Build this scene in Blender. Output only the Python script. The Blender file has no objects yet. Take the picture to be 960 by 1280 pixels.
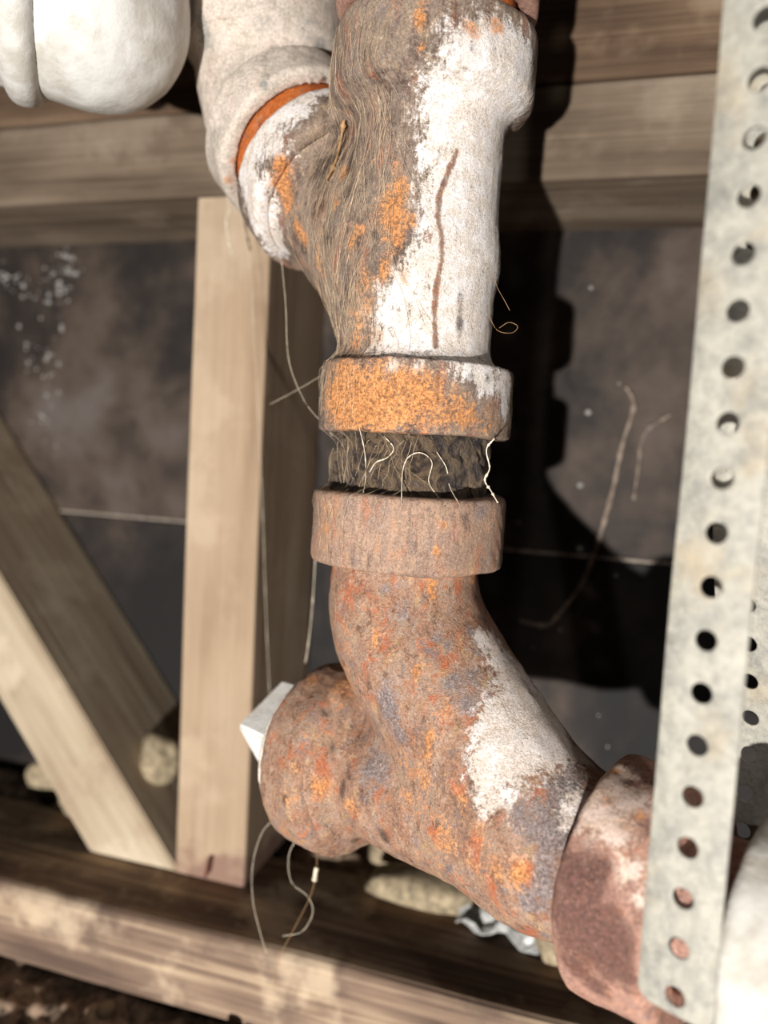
import bpy, bmesh, math, random
import numpy as np
from mathutils import Vector, Matrix
from mathutils.bvhtree import BVHTree

random.seed(7); RNG = np.random.RandomState(7)
sc = bpy.context.scene
COL = sc.collection

# ------------------------------------------------------------------ camera
# World frame: X along the framed wall, Y into the wall, Z up; metres; the phone is at the origin.
def cam_axes(yaw, pitch, roll):
    y, p, r = map(math.radians, (yaw, pitch, roll))
    fwd = Vector((math.sin(y)*math.cos(p), math.cos(y)*math.cos(p), -math.sin(p)))
    right = Vector((math.cos(y), -math.sin(y), 0)); down = fwd.cross(right)
    c, s = math.cos(r), math.sin(r)
    return c*right + s*down, -s*right + c*down, fwd
RT, DN, FW = cam_axes(-16.157, 4.425, -3.114)
cd = bpy.data.cameras.new('camera'); cam = bpy.data.objects.new('camera', cd); COL.objects.link(cam)
cam.matrix_world = Matrix(((RT.x, -DN.x, -FW.x, 0), (RT.y, -DN.y, -FW.y, 0), (RT.z, -DN.z, -FW.z, 0), (0, 0, 0, 1)))
cd.sensor_fit = 'VERTICAL'; cd.sensor_height = 36; cd.lens = 27.0
cd.clip_start = 0.01; cd.clip_end = 20
cd.dof.use_dof = True; cd.dof.focus_distance = 0.275; cd.dof.aperture_fstop = 5.0
sc.camera = cam

# ------------------------------------------------------------------ light
w = bpy.data.worlds.new('world'); sc.world = w; w.use_nodes = True
w.node_tree.nodes['Background'].inputs[0].default_value = (.75, .85, 1, 1)
w.node_tree.nodes['Background'].inputs[1].default_value = 0.022
def lamp(name, kind, loc, energy, color, size, target=None, angle=None):
    l = bpy.data.lights.new(name, kind); l.energy = energy; l.color = color; l.shadow_soft_size = size
    o = bpy.data.objects.new(name, l); COL.objects.link(o); o.location = loc
    if target: o.rotation_euler = (Vector(target)-Vector(loc)).to_track_quat('-Z', 'Y').to_euler()
    if angle: l.spot_size = math.radians(angle); l.spot_blend = .4
    return o
# a work lamp standing low behind the photographer, square to the wall, and the phone's own torch
lamp('work_lamp', 'SPOT', (-.095, -.66, -.265), 77, (1, .975, .945), .010, (-.1, .35, -.02), 75)
lamp('phone_torch', 'SPOT', (.095, -.0, .055), 0.75, (1, .96, .93), .004, (-.06, .35, -.02), 120)
sc.view_settings.view_transform = 'Standard'; sc.view_settings.look = 'None'
sc.view_settings.exposure = 0.0; sc.view_settings.gamma = 1.0; sc.view_settings.use_curve_mapping = False

# ------------------------------------------------------------------ scene helpers
def tag(o, label=None, cat=None, group=None, kind=None):
    if label: o['label'] = label
    if cat: o['category'] = cat
    if group: o['group'] = group
    if kind: o['kind'] = kind
    return o
def empty(name, loc, label, cat, group=None):
    o = bpy.data.objects.new(name, None); COL.objects.link(o); o.location = loc; o.empty_display_size = .02
    return tag(o, label, cat, group)
def mesh_obj(name, verts, faces, mat, parent=None, loc=None, smooth=True, attrs=None):
    """verts in world coordinates; the object's origin is its parent's base (or loc)"""
    base = Vector((0, 0, 0))
    p = parent
    while p is not None: base += p.location; p = p.parent
    off = Vector(loc) if loc is not None else Vector((0, 0, 0))
    V = np.asarray(verts, float) - np.array(base + off)
    me = bpy.data.meshes.new(name); me.from_pydata(V.tolist(), [], [list(map(int, f)) for f in faces]); me.validate()
    if smooth: me.polygons.foreach_set('use_smooth', [True]*len(me.polygons))
    if attrs:
        for k, a in attrs.items():
            at = me.attributes.new(k, 'FLOAT', 'POINT'); at.data.foreach_set('value', np.asarray(a, np.float32))
    if mat: me.materials.append(mat)
    o = bpy.data.objects.new(name, me); COL.objects.link(o); o.location = off; o.parent = parent
    return o

# plumbing frame: every fitting lies in one vertical plane. s: along the branch (left, away), t: towards the wall, z: up
EX = np.array((-.902, .4317, 0)); NX = np.array((.4317, .902, 0)); S0 = np.array((-.0765, .300, 0))
def F(s, t, z): return S0 + EX*s + NX*t + np.array((0, 0, z))
def to_local(P):
    Q = np.asarray(P) - S0
    return Q@EX, Q@NX, Q[..., 2]

# ------------------------------------------------------------------ implicit surfaces
def smin(a, b, k):
    h = np.clip(.5 + .5*(b-a)/k, 0, 1); return b*(1-h) + a*h - k*h*(1-h)
def cyl(s, t, z, p0, p1, r, bev=.0):
    """capped cylinder between two (s,t,z) points"""
    p0 = np.array(p0, float); p1 = np.array(p1, float); ax = p1-p0; L = np.linalg.norm(ax); ax /= L
    ds, dt, dz = s-p0[0], t-p0[1], z-p0[2]
    u = ds*ax[0]+dt*ax[1]+dz*ax[2]
    rr = np.sqrt(np.maximum((ds-u*ax[0])**2+(dt-u*ax[1])**2+(dz-u*ax[2])**2, 1e-16))
    a = rr-(r-bev); b = np.abs(u-L/2)-(L/2-bev)
    return np.minimum(np.maximum(a, b), 0)+np.sqrt(np.maximum(a, 0)**2+np.maximum(b, 0)**2)-bev
def caps(s, t, z, p0, p1, r0, r1=None):
    r1 = r0 if r1 is None else r1
    p0 = np.array(p0, float); ax = np.array(p1, float)-p0; L2 = ax@ax
    ds, dt, dz = s-p0[0], t-p0[1], z-p0[2]
    h = np.clip((ds*ax[0]+dt*ax[1]+dz*ax[2])/L2, 0, 1)
    return np.sqrt((ds-h*ax[0])**2+(dt-h*ax[1])**2+(dz-h*ax[2])**2)-(r0+(r1-r0)*h)
def nets(fn, lo, hi, h):
    """surface nets over fn(s,t,z) -> verts (local), quads"""
    ax = [np.arange(lo[i], hi[i]+h, h) for i in range(3)]
    G = np.meshgrid(*ax, indexing='ij'); V = fn(*G); n = V.shape
    IN = V < 0
    c = [V[i:n[0]-1+i, j:n[1]-1+j, k:n[2]-1+k] for i in (0, 1) for j in (0, 1) for k in (0, 1)]
    ins = sum((x < 0).astype(np.int8) for x in c); act = (ins > 0) & (ins < 8)
    idx = np.full(act.shape, -1, np.int64); A = np.argwhere(act); idx[act] = np.arange(len(A))
    cv = np.stack([x[act] for x in c], 1)
    cor = np.array([(i, j, k) for i in (0, 1) for j in (0, 1) for k in (0, 1)], float)
    acc = np.zeros((len(A), 3)); cnt = np.zeros(len(A))
    for a in range(8):
        for b in range(a+1, 8):
            if np.abs(cor[a]-cor[b]).sum() != 1: continue
            m = (cv[:, a] < 0) != (cv[:, b] < 0)
            tt = cv[m, a]/(cv[m, a]-cv[m, b])
            acc[m] += cor[a]+tt[:, None]*(cor[b]-cor[a]); cnt[m] += 1
    P = (A+acc/cnt[:, None])*h+np.array(lo)
    faces = []
    for d in range(3):
        e1, e2 = (d+1) % 3, (d+2) % 3
        sl0 = [slice(None)]*3; sl1 = [slice(None)]*3
        sl0[d] = slice(0, n[d]-1); sl1[d] = slice(1, n[d])
        ch = IN[tuple(sl0)] != IN[tuple(sl1)]
        I = np.argwhere(ch); I = I[(I[:, e1] > 0) & (I[:, e2] > 0) & (I[:, e1] < n[e1]-1) & (I[:, e2] < n[e2]-1)]
        fl = IN[tuple(I.T)]
        def g(o1, o2):
            J = I.copy(); J[:, e1] -= o1; J[:, e2] -= o2; return idx[tuple(J.T)]
        q = np.stack([g(1, 1), g(0, 1), g(0, 0), g(1, 0)], 1)
        q[~fl] = q[~fl][:, ::-1]; faces.append(q)
    return P, np.concatenate(faces)
def wav(P, freq, n=9, seed=1):
    r = np.random.RandomState(seed); out = np.zeros(len(P))
    for i in range(n):
        d = r.normal(size=3); d /= np.linalg.norm(d)
        out += np.sin(P@d*freq*r.uniform(.6, 1.5)*6.283+r.uniform(0, 6.28))
    return out/math.sqrt(n/2)
def normals(P, Q):
    a = P[Q[:, 0]]; N = np.cross(P[Q[:, 2]]-a, P[Q[:, 3]]-P[Q[:, 1]])
    out = np.zeros_like(P)
    for k in range(4): np.add.at(out, Q[:, k], N)
    return out/np.maximum(np.linalg.norm(out, axis=1, keepdims=True), 1e-12)
# stains and painted shading: name -> list of (x, y, z, radius, vertical stretch, strength); old paint, rust, dirt on the iron, plus light and shade painted on the drain wye
STAINS_AND_SHADING = {}
#STAINS_AND_SHADING-BEGIN
STAINS_AND_SHADING = {
    'wye_white': [(-0.0473, 0.2824, 0.1301, 0.01083, 1, 1), (-0.0562, 0.2794, 0.1197, 0.01312, 1, 1), (-0.0514, 0.2697, 0.1352, 0.00983, 1, 0.9), (-0.0421, 0.2801, 0.1408, 0.00785, 1, 1), (-0.0397, 0.2871, 0.1357, 0.00689, 1, 1), (-0.0447, 0.2964, 0.129, 0.00716, 1, 1), (-0.0554, 0.2808, 0.1036, 0.01209, 1, 1), (-0.0539, 0.2816, 0.0869, 0.01158, 1, 1), (-0.0547, 0.2806, 0.0697, 0.01219, 1, 1), (-0.0552, 0.281, 0.0526, 0.01314, 1, 1), (-0.0558, 0.2803, 0.041, 0.01111, 1, 1), (-0.0659, 0.2715, 0.0677, 0.00797, 1, 0.7), (-0.0708, 0.2716, 0.0508, 0.00919, 1, 0.65), (-0.0743, 0.2706, 0.0393, 0.00865, 1, 0.65), (-0.0835, 0.2712, 0.0378, 0.007, 1, 0.55), (-0.0766, 0.2693, 0.0589, 0.00686, 1, 0.5), (-0.0826, 0.2713, 0.0493, 0.00639, 1, 0.45), (-0.0498, 0.29, 0.1066, 0.01063, 1, 1), (-0.0497, 0.287, 0.0798, 0.01059, 1, 1), (-0.0498, 0.2902, 0.0514, 0.00899, 1, 1), (-0.0484, 0.2954, 0.0968, 0.00782, 1, 1), (-0.048, 0.2952, 0.0672, 0.00788, 1, 1), (-0.0486, 0.2956, 0.0433, 0.00794, 1, 1), (-0.0661, 0.2733, 0.1124, 0.00622, 1.6, 0.75), (-0.0644, 0.2743, 0.0906, 0.00627, 1.6, 0.8), (-0.069, 0.2701, 0.0757, 0.0051, 1.5, 0.5), (-0.0444, 0.2791, 0.0272, 0.00405, 1, 1), (-0.0399, 0.2896, 0.0249, 0.00418, 1, 1), (-0.047, 0.2757, 0.0302, 0.00401, 1, 1), (-0.0396, 0.2906, 0.028, 0.00479, 1, 1), (-0.0395, 0.2906, 0.0175, 0.0036, 1, 0.7), (-0.0757, 0.2613, 0.0296, 0.00196, 1, 0.7), (-0.0674, 0.2631, 0.03, 0.00196, 1, 0.7), (-0.0532, 0.2698, 0.0305, 0.00254, 1, 0.7), (-0.0627, 0.2646, 0.1324, 0.00543, 1, 0.5), (-0.0639, 0.2724, 0.1268, 0.00616, 1, 0.7), (-0.059, 0.2645, 0.1398, 0.00647, 1, 0.5), (-0.0483, 0.2726, 0.1442, 0.00603, 1, 0.6), (-0.1531, 0.2953, 0.112, 0.00726, 1, 1), (-0.1495, 0.2929, 0.122, 0.00651, 1, 1), (-0.1436, 0.2917, 0.1291, 0.00644, 1, 1), (-0.1369, 0.2919, 0.134, 0.00576, 1, 1), (-0.1278, 0.2943, 0.1393, 0.00511, 1, 1), (-0.1234, 0.3, 0.1446, 0.00388, 1, 1), (-0.1489, 0.2951, 0.1005, 0.00725, 1, 1), (-0.1472, 0.3029, 0.0931, 0.00674, 1, 1), (-0.1461, 0.313, 0.0893, 0.00556, 1, 1), (-0.1433, 0.3198, 0.0859, 0.00424, 1, 1), (-0.1401, 0.2904, 0.105, 0.0045, 1, 0.7), (-0.1361, 0.2878, 0.1193, 0.0057, 1, 0.8), (-0.1272, 0.2898, 0.1302, 0.00441, 1, 0.7)],
    'wye_orange': [(-0.0817, 0.2712, 0.0861, 0.00431, 2, 1), (-0.1059, 0.3458, 0.0937, 0.00515, 2, 0.9), (-0.0792, 0.2714, 0.0944, 0.00229, 1.5, 0.8), (-0.0739, 0.2705, 0.0829, 0.00228, 1.5, 0.6), (-0.1356, 0.2933, 0.1073, 0.00388, 2.2, 1), (-0.1341, 0.2881, 0.1116, 0.00285, 1, 1), (-0.1331, 0.2948, 0.0999, 0.00292, 1.5, 0.8), (-0.1279, 0.2939, 0.0884, 0.00258, 1.5, 0.9), (-0.1243, 0.2926, 0.0832, 0.00225, 1.5, 0.9), (-0.0948, 0.2668, 0.0183, 0.01051, 1, 0.95), (-0.078, 0.2615, 0.0184, 0.01128, 1, 0.9), (-0.0655, 0.2635, 0.0204, 0.00784, 1, 0.8), (-0.0951, 0.2663, 0.0275, 0.00465, 1, 0.8), (-0.0511, 0.2713, 0.0158, 0.00625, 1, 0.6), (-0.0437, 0.2804, 0.0124, 0.00408, 1, 0.5), (-0.1125, 0.2895, 0.108, 0.00281, 1, 0.8), (-0.0977, 0.2751, 0.0777, 0.00296, 2, 0.6), (-0.0906, 0.2703, 0.062, 0.00291, 2, 0.55), (-0.0556, 0.2667, 0.1445, 0.00325, 1, 0.75), (-0.0481, 0.2731, 0.1479, 0.00329, 1, 0.75), (-0.0725, 0.2613, 0.1472, 0.00216, 2, 0.7), (-0.0712, 0.2606, 0.1364, 0.00162, 1, 0.7), (-0.0643, 0.2737, 0.0569, 0.00287, 2, 0.4), (-0.0858, 0.2729, 0.0424, 0.00411, 1, 0.5), (-0.0941, 0.2737, 0.0483, 0.00296, 2, 0.5), (-0.1062, 0.2859, 0.1065, 0.00277, 1.5, 0.8), (-0.0944, 0.2759, 0.0398, 0.00419, 1, 0.5), (-0.0887, 0.2706, 0.0535, 0.00262, 2, 0.5), (-0.0813, 0.2716, 0.103, 0.00172, 2, 0.5), (-0.0825, 0.2679, 0.0642, 0.00286, 2, 0.6), (-0.0559, 0.2674, 0.014, 0.00451, 1, 0.5), (-0.0937, 0.2738, 0.0802, 0.00235, 1, 0.6), (-0.115, 0.2878, 0.0724, 0.00377, 2, 0.5), (-0.1075, 0.2825, 0.0934, 0.00244, 1.5, 0.6), (-0.0775, 0.2691, 0.0756, 0.00256, 2, 0.7), (-0.0752, 0.2687, 0.0629, 0.00199, 2, 0.5), (-0.0563, 0.2661, 0.1352, 0.00271, 1, 0.35), (-0.0898, 0.2744, 0.1058, 0.00175, 1, 0.4)],
    'wye_grey': [(-0.086, 0.2692, 0.0674, 0.00576, 1.6, 0.55), (-0.0826, 0.2708, 0.0521, 0.00522, 1.6, 0.5), (-0.1107, 0.2832, 0.0863, 0.00677, 1.4, 0.55), (-0.0965, 0.2721, 0.1305, 0.00635, 2, 0.45), (-0.0789, 0.2621, 0.1326, 0.00438, 2, 0.4), (-0.1008, 0.2763, 0.0694, 0.00419, 1.5, 0.5), (-0.089, 0.2725, 0.0481, 0.00294, 1, 0.5)],
    'wye_dark': [(-0.111, 0.2949, 0.1252, 0.00379, 1.6, 1), (-0.1117, 0.2911, 0.1131, 0.00502, 1.5, 0.95), (-0.1177, 0.2915, 0.1099, 0.00379, 1.5, 0.8), (-0.1168, 0.2875, 0.0954, 0.00501, 1.5, 0.65), (-0.1026, 0.2843, 0.1101, 0.00304, 2, 0.8), (-0.1021, 0.2802, 0.0969, 0.00241, 2, 0.7), (-0.1101, 0.2825, 0.0801, 0.00369, 1.5, 0.5), (-0.0565, 0.2797, 0.0538, 0.00145, 4, 0.75), (-0.0561, 0.2802, 0.0467, 0.00117, 3, 0.6), (-0.125, 0.2946, 0.0799, 0.00259, 1, 0.9), (-0.132, 0.3028, 0.0803, 0.00234, 1, 0.9), (-0.0444, 0.3134, 0.1307, 0.00126, 1, 0.7), (-0.0965, 0.2773, 0.1272, 0.00294, 3, 0.4), (-0.0445, 0.2789, 0.0284, 0.00231, 1, 0.6), (-0.0493, 0.2731, 0.0288, 0.00142, 1, 0.5), (-0.0823, 0.2715, 0.121, 0.00142, 2, 0.5), (-0.0853, 0.2645, 0.1316, 0.00139, 2.5, 0.5), (-0.0551, 0.2813, 0.0967, 0.00087, 1.5, 0.6), (-0.0476, 0.2952, 0.085, 0.0009, 1, 0.5), (-0.0765, 0.2712, 0.0479, 0.00144, 1.5, 0.45), (-0.0613, 0.2635, 0.1356, 0.00135, 1, 0.5), (-0.0551, 0.2665, 0.1379, 0.00108, 2, 0.5)],
    'wye_crack': [(-0.0604, 0.2764, 0.1084, 0.0008, 1, 1), (-0.0608, 0.2763, 0.1073, 0.0008, 1, 1), (-0.0612, 0.2761, 0.1061, 0.0008, 1, 1), (-0.0615, 0.2759, 0.105, 0.0008, 1, 1), (-0.0619, 0.2757, 0.1039, 0.0008, 1, 1), (-0.0622, 0.2755, 0.1028, 0.0008, 1, 1), (-0.0625, 0.2753, 0.1017, 0.0008, 1, 1), (-0.0629, 0.2751, 0.1006, 0.0008, 1, 1), (-0.0632, 0.2749, 0.0993, 0.0008, 1, 1), (-0.0636, 0.2748, 0.0981, 0.0008, 1, 1), (-0.0639, 0.2746, 0.0969, 0.0008, 1, 1), (-0.0643, 0.2744, 0.0956, 0.0008, 1, 1), (-0.0646, 0.2743, 0.0944, 0.0008, 1, 1), (-0.0649, 0.2741, 0.0932, 0.0008, 1, 1), (-0.0653, 0.2739, 0.0919, 0.0008, 1, 1), (-0.0653, 0.2738, 0.0908, 0.0008, 1, 1), (-0.0653, 0.2738, 0.0896, 0.0008, 1, 1), (-0.0653, 0.2737, 0.0884, 0.0008, 1, 1), (-0.0653, 0.2735, 0.0872, 0.0008, 1, 1), (-0.0653, 0.2734, 0.086, 0.0008, 1, 1), (-0.0653, 0.2732, 0.0848, 0.0008, 1, 1), (-0.065, 0.2731, 0.0836, 0.0008, 1, 1), (-0.0647, 0.2731, 0.0823, 0.0008, 1, 1), (-0.0644, 0.273, 0.0811, 0.0008, 1, 1), (-0.0641, 0.2729, 0.0799, 0.0008, 1, 1), (-0.0638, 0.2728, 0.0787, 0.0008, 1, 1), (-0.0635, 0.2727, 0.0775, 0.0008, 1, 1), (-0.0632, 0.2727, 0.0763, 0.0008, 1, 1), (-0.0632, 0.2726, 0.075, 0.0008, 1, 1), (-0.0631, 0.2727, 0.0739, 0.0008, 1, 1), (-0.0631, 0.2727, 0.0727, 0.0008, 1, 1), (-0.0631, 0.2728, 0.0715, 0.0008, 1, 1), (-0.0631, 0.2729, 0.0703, 0.0008, 1, 1), (-0.0631, 0.2729, 0.0691, 0.0008, 1, 1), (-0.0631, 0.2731, 0.068, 0.0008, 1, 1), (-0.0633, 0.2731, 0.0668, 0.0008, 1, 1), (-0.0635, 0.2732, 0.0657, 0.0008, 1, 1), (-0.0638, 0.2732, 0.0645, 0.0008, 1, 1), (-0.064, 0.2733, 0.0634, 0.0008, 1, 1), (-0.0642, 0.2733, 0.0622, 0.0008, 1, 1), (-0.0644, 0.2733, 0.061, 0.0008, 1, 1), (-0.0645, 0.2734, 0.0599, 0.0008, 1, 1), (-0.0645, 0.2735, 0.0587, 0.0008, 1, 1), (-0.0645, 0.2735, 0.0575, 0.0008, 1, 1), (-0.0645, 0.2736, 0.0563, 0.0008, 1, 1), (-0.0646, 0.2736, 0.0551, 0.0008, 1, 1), (-0.0646, 0.2737, 0.0539, 0.0008, 1, 1), (-0.0646, 0.2737, 0.0527, 0.00081, 1, 1), (-0.0646, 0.2738, 0.0515, 0.00081, 1, 1), (-0.0645, 0.2739, 0.0504, 0.00081, 1, 1), (-0.0645, 0.274, 0.0492, 0.00081, 1, 1), (-0.0644, 0.2741, 0.048, 0.00081, 1, 1), (-0.0644, 0.2742, 0.0468, 0.00081, 1, 1), (-0.0643, 0.2742, 0.0457, 0.00081, 1, 1), (-0.0642, 0.2742, 0.0445, 0.00081, 1, 1), (-0.064, 0.2743, 0.0434, 0.00081, 1, 1), (-0.0639, 0.2743, 0.0423, 0.00081, 1, 1), (-0.0637, 0.2742, 0.0411, 0.00081, 1, 1), (-0.0635, 0.2741, 0.04, 0.00081, 1, 1), (-0.0633, 0.2738, 0.0388, 0.00081, 1, 1), (-0.0602, 0.2656, 0.0291, 0.00045, 1, 0.8), (-0.0602, 0.2656, 0.0279, 0.00045, 1, 0.8), (-0.0603, 0.2656, 0.0267, 0.00045, 1, 0.8), (-0.0603, 0.2655, 0.0256, 0.00045, 1, 0.8), (-0.0603, 0.2655, 0.0244, 0.00045, 1, 0.8), (-0.0603, 0.2654, 0.0233, 0.00045, 1, 0.8), (-0.0603, 0.2654, 0.0221, 0.00045, 1, 0.8), (-0.0601, 0.2654, 0.021, 0.00045, 1, 0.8), (-0.0599, 0.2653, 0.0199, 0.00045, 1, 0.8), (-0.0598, 0.2653, 0.0188, 0.00045, 1, 0.8), (-0.0596, 0.2653, 0.0177, 0.00045, 1, 0.8)],
    'low_white': [(-0.0355, 0.2815, -0.0699, 0.00534, 1, 1), (-0.0281, 0.2745, -0.0791, 0.0075, 1, 1), (-0.0211, 0.2676, -0.0877, 0.0084, 1, 1), (-0.0125, 0.2687, -0.094, 0.00782, 1, 1), (-0.0311, 0.2595, -0.0895, 0.0055, 1.5, 0.9), (-0.031, 0.2536, -0.0986, 0.0054, 1.5, 0.95), (-0.0243, 0.2539, -0.099, 0.00805, 1, 1), (-0.0328, 0.2504, -0.106, 0.00482, 1.5, 0.8), (-0.0139, 0.2571, -0.0998, 0.00537, 1, 0.85), (-0.0062, 0.2697, -0.099, 0.00558, 1, 1), (-0.0026, 0.2704, -0.1015, 0.0039, 1, 1), (-0.0297, 0.2468, -0.1149, 0.00475, 1, 0.6), (-0.0254, 0.2478, -0.1105, 0.00421, 1, 0.6), (-0.041, 0.2802, -0.0658, 0.00297, 1, 1), (-0.0263, 0.2825, -0.0781, 0.00532, 1, 1), (-0.0166, 0.28, -0.088, 0.00582, 1, 1), (-0.0104, 0.2785, -0.094, 0.00519, 1, 1), (-0.0012, 0.2488, -0.1092, 0.00618, 1, 0.9), (0.0043, 0.2443, -0.0997, 0.00701, 1, 0.9), (0.0102, 0.2502, -0.0971, 0.0056, 1, 0.8), (0.0083, 0.2304, -0.1054, 0.0066, 1.2, 0.9), (0.0026, 0.2341, -0.1057, 0.00483, 1, 0.8), (0.016, 0.2369, -0.0995, 0.00527, 1, 0.6), (0.0133, 0.2209, -0.1141, 0.00361, 1.5, 0.75), (0.0168, 0.2163, -0.1201, 0.00221, 1.5, 0.6), (-0.0032, 0.2435, -0.1138, 0.00354, 1, 0.7)],  # lit patches painted on the drain wye and the big hub's upper side
    'low_grey': [(-0.0709, 0.264, -0.0925, 0.00466, 2, 0.9), (-0.0658, 0.2639, -0.1022, 0.00349, 1, 0.9), (-0.0053, 0.2515, -0.107, 0.00679, 1, 1), (-0.0091, 0.2422, -0.1169, 0.0066, 1, 1), (-0.0162, 0.2381, -0.1348, 0.00304, 1, 0.7), (-0.0102, 0.2369, -0.1302, 0.0035, 2, 0.9), (-0.0146, 0.2383, -0.1398, 0.00354, 1, 1), (-0.0771, 0.2741, -0.1201, 0.00794, 1, 0.75), (-0.0804, 0.2715, -0.1322, 0.00305, 1, 0.5), (-0.0492, 0.2627, -0.0802, 0.00452, 1.4, 0.6), (-0.0412, 0.2603, -0.0856, 0.0039, 1.5, 0.7), (-0.0415, 0.2667, -0.0774, 0.00398, 1, 0.6), (-0.0685, 0.2698, -0.0579, 0.00528, 1, 0.55), (-0.0196, 0.2449, -0.1148, 0.00518, 1, 0.6), (-0.0443, 0.2784, -0.0643, 0.00355, 1, 0.7), (-0.0768, 0.2706, -0.0499, 0.00415, 1, 0.5), (-0.0557, 0.2691, -0.0666, 0.00348, 1, 0.5), (-0.0444, 0.2792, -0.0198, 0.00527, 1, 0.5), (-0.0786, 0.2621, -0.0271, 0.00458, 1, 0.45), (-0.0586, 0.2657, -0.0315, 0.00398, 1, 0.4), (-0.0949, 0.2666, -0.0377, 0.00415, 1, 0.4), (-0.0035, 0.2618, -0.1027, 0.00433, 1, 0.6), (-0.1067, 0.2811, -0.1081, 0.00448, 1, 0.5)],
    'low_orange': [(-0.0178, 0.2387, -0.1314, 0.0033, 1.4, 0.9), (-0.0596, 0.2754, -0.0504, 0.00237, 2, 0.8), (-0.0475, 0.2938, -0.0465, 0.00217, 1.5, 0.8), (-0.0611, 0.263, -0.0776, 0.00143, 3, 0.9), (-0.054, 0.2578, -0.1011, 0.00197, 3, 0.8), (-0.0437, 0.2516, -0.131, 0.00548, 1, 0.5), (-0.1002, 0.2765, -0.1331, 0.00442, 1, 0.7), (-0.0858, 0.2741, -0.1375, 0.00433, 1, 0.6), (-0.0985, 0.2949, -0.0978, 0.00661, 1, 0.6), (-0.0257, 0.2414, -0.1319, 0.00362, 1.4, 0.6), (0.009, 0.2502, -0.0973, 0.00153, 1, 1), (0.0069, 0.2378, -0.1016, 0.00219, 1, 0.6), (0.016, 0.2315, -0.102, 0.00234, 1.5, 0.7), (-0.0571, 0.2664, -0.0343, 0.00143, 1.5, 0.8), (-0.0551, 0.2677, -0.0242, 0.00114, 1.5, 0.6), (-0.0998, 0.2697, -0.0263, 0.0024, 2, 0.5), (-0.0549, 0.2589, -0.1147, 0.00283, 2, 0.6), (-0.0389, 0.25, -0.1152, 0.00243, 2, 0.5), (-0.0779, 0.2674, -0.0689, 0.00265, 2, 0.5), (-0.0496, 0.2596, -0.0866, 0.00252, 2, 0.45), (-0.0342, 0.2462, -0.1348, 0.00266, 1, 0.5), (0.0116, 0.2297, -0.1045, 0.00234, 1, 0.5), (-0.0036, 0.2248, -0.1444, 0.00284, 1, 0.4), (0.0057, 0.2205, -0.1443, 0.00276, 1, 0.4), (-0.1096, 0.2737, -0.1255, 0.00315, 1, 0.5), (-0.1121, 0.273, -0.1386, 0.00379, 1, 0.5), (-0.1145, 0.2995, -0.0979, 0.0034, 1, 0.6), (-0.0322, 0.2455, -0.123, 0.00264, 1.5, 0.5), (-0.0612, 0.2629, -0.1249, 0.0029, 1.5, 0.5)],
    'low_dark': [(-0.0908, 0.2763, -0.1313, 0.00156, 3, 0.9), (-0.0974, 0.2805, -0.1179, 0.00159, 3, 0.6), (-0.0711, 0.2692, -0.1432, 0.00301, 1, 0.8), (-0.0897, 0.2944, -0.161, 0.00266, 1, 0.7), (-0.049, 0.2729, -0.0221, 0.00202, 1, 0.5), (-0.0435, 0.2813, -0.0377, 0.00178, 1, 0.5), (-0.1029, 0.2844, -0.1053, 0.00322, 1, 0.5), (-0.0937, 0.2919, -0.1029, 0.00163, 3, 0.5), (-0.122, 0.2847, -0.1116, 0.00197, 2, 0.4), (-0.0011, 0.2243, -0.1202, 0.00608, 1.3, 0.9), (0.0035, 0.2201, -0.13, 0.00733, 1.2, 0.9), (0.0098, 0.2172, -0.1398, 0.00585, 1, 0.85), (-0.0003, 0.2218, -0.1393, 0.00465, 1, 0.85), (0.0054, 0.223, -0.1169, 0.00368, 1.4, 0.75), (0.0124, 0.2156, -0.1323, 0.004, 1.3, 0.7), (-0.0031, 0.2222, -0.1329, 0.0042, 1.2, 0.8), (-0.0006, 0.2243, -0.1471, 0.00424, 1, 0.8), (0.0073, 0.2227, -0.1514, 0.00464, 1, 0.8), (0.0152, 0.2144, -0.1413, 0.00397, 1, 0.7)],  # dark seams and spots, plus a shadow painted on the big hub's lower left
    'elb_grey': [(-0.1373, 0.3314, 0.1776, 0.00641, 1, 0.6), (-0.1554, 0.3118, 0.1793, 0.00615, 1, 0.45), (-0.147, 0.2971, 0.1473, 0.00196, 1, 0.9), (-0.1823, 0.3138, 0.1763, 0.00703, 1, 0.6), (-0.1855, 0.3107, 0.1817, 0.00419, 1, 0.6), (-0.1408, 0.3206, 0.1842, 0.00622, 1, 0.45), (-0.1576, 0.297, 0.1433, 0.00661, 1, 0.3)],
    'elb_orange': [(-0.1655, 0.3084, 0.1223, 0.00173, 1, 0.7), (-0.1707, 0.3137, 0.1159, 0.00212, 1, 0.7), (-0.1289, 0.3128, 0.1547, 0.00135, 1, 0.7)],
    'elb_dark': [(-0.1275, 0.3136, 0.1556, 0.00135, 1, 0.8)],
}
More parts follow.
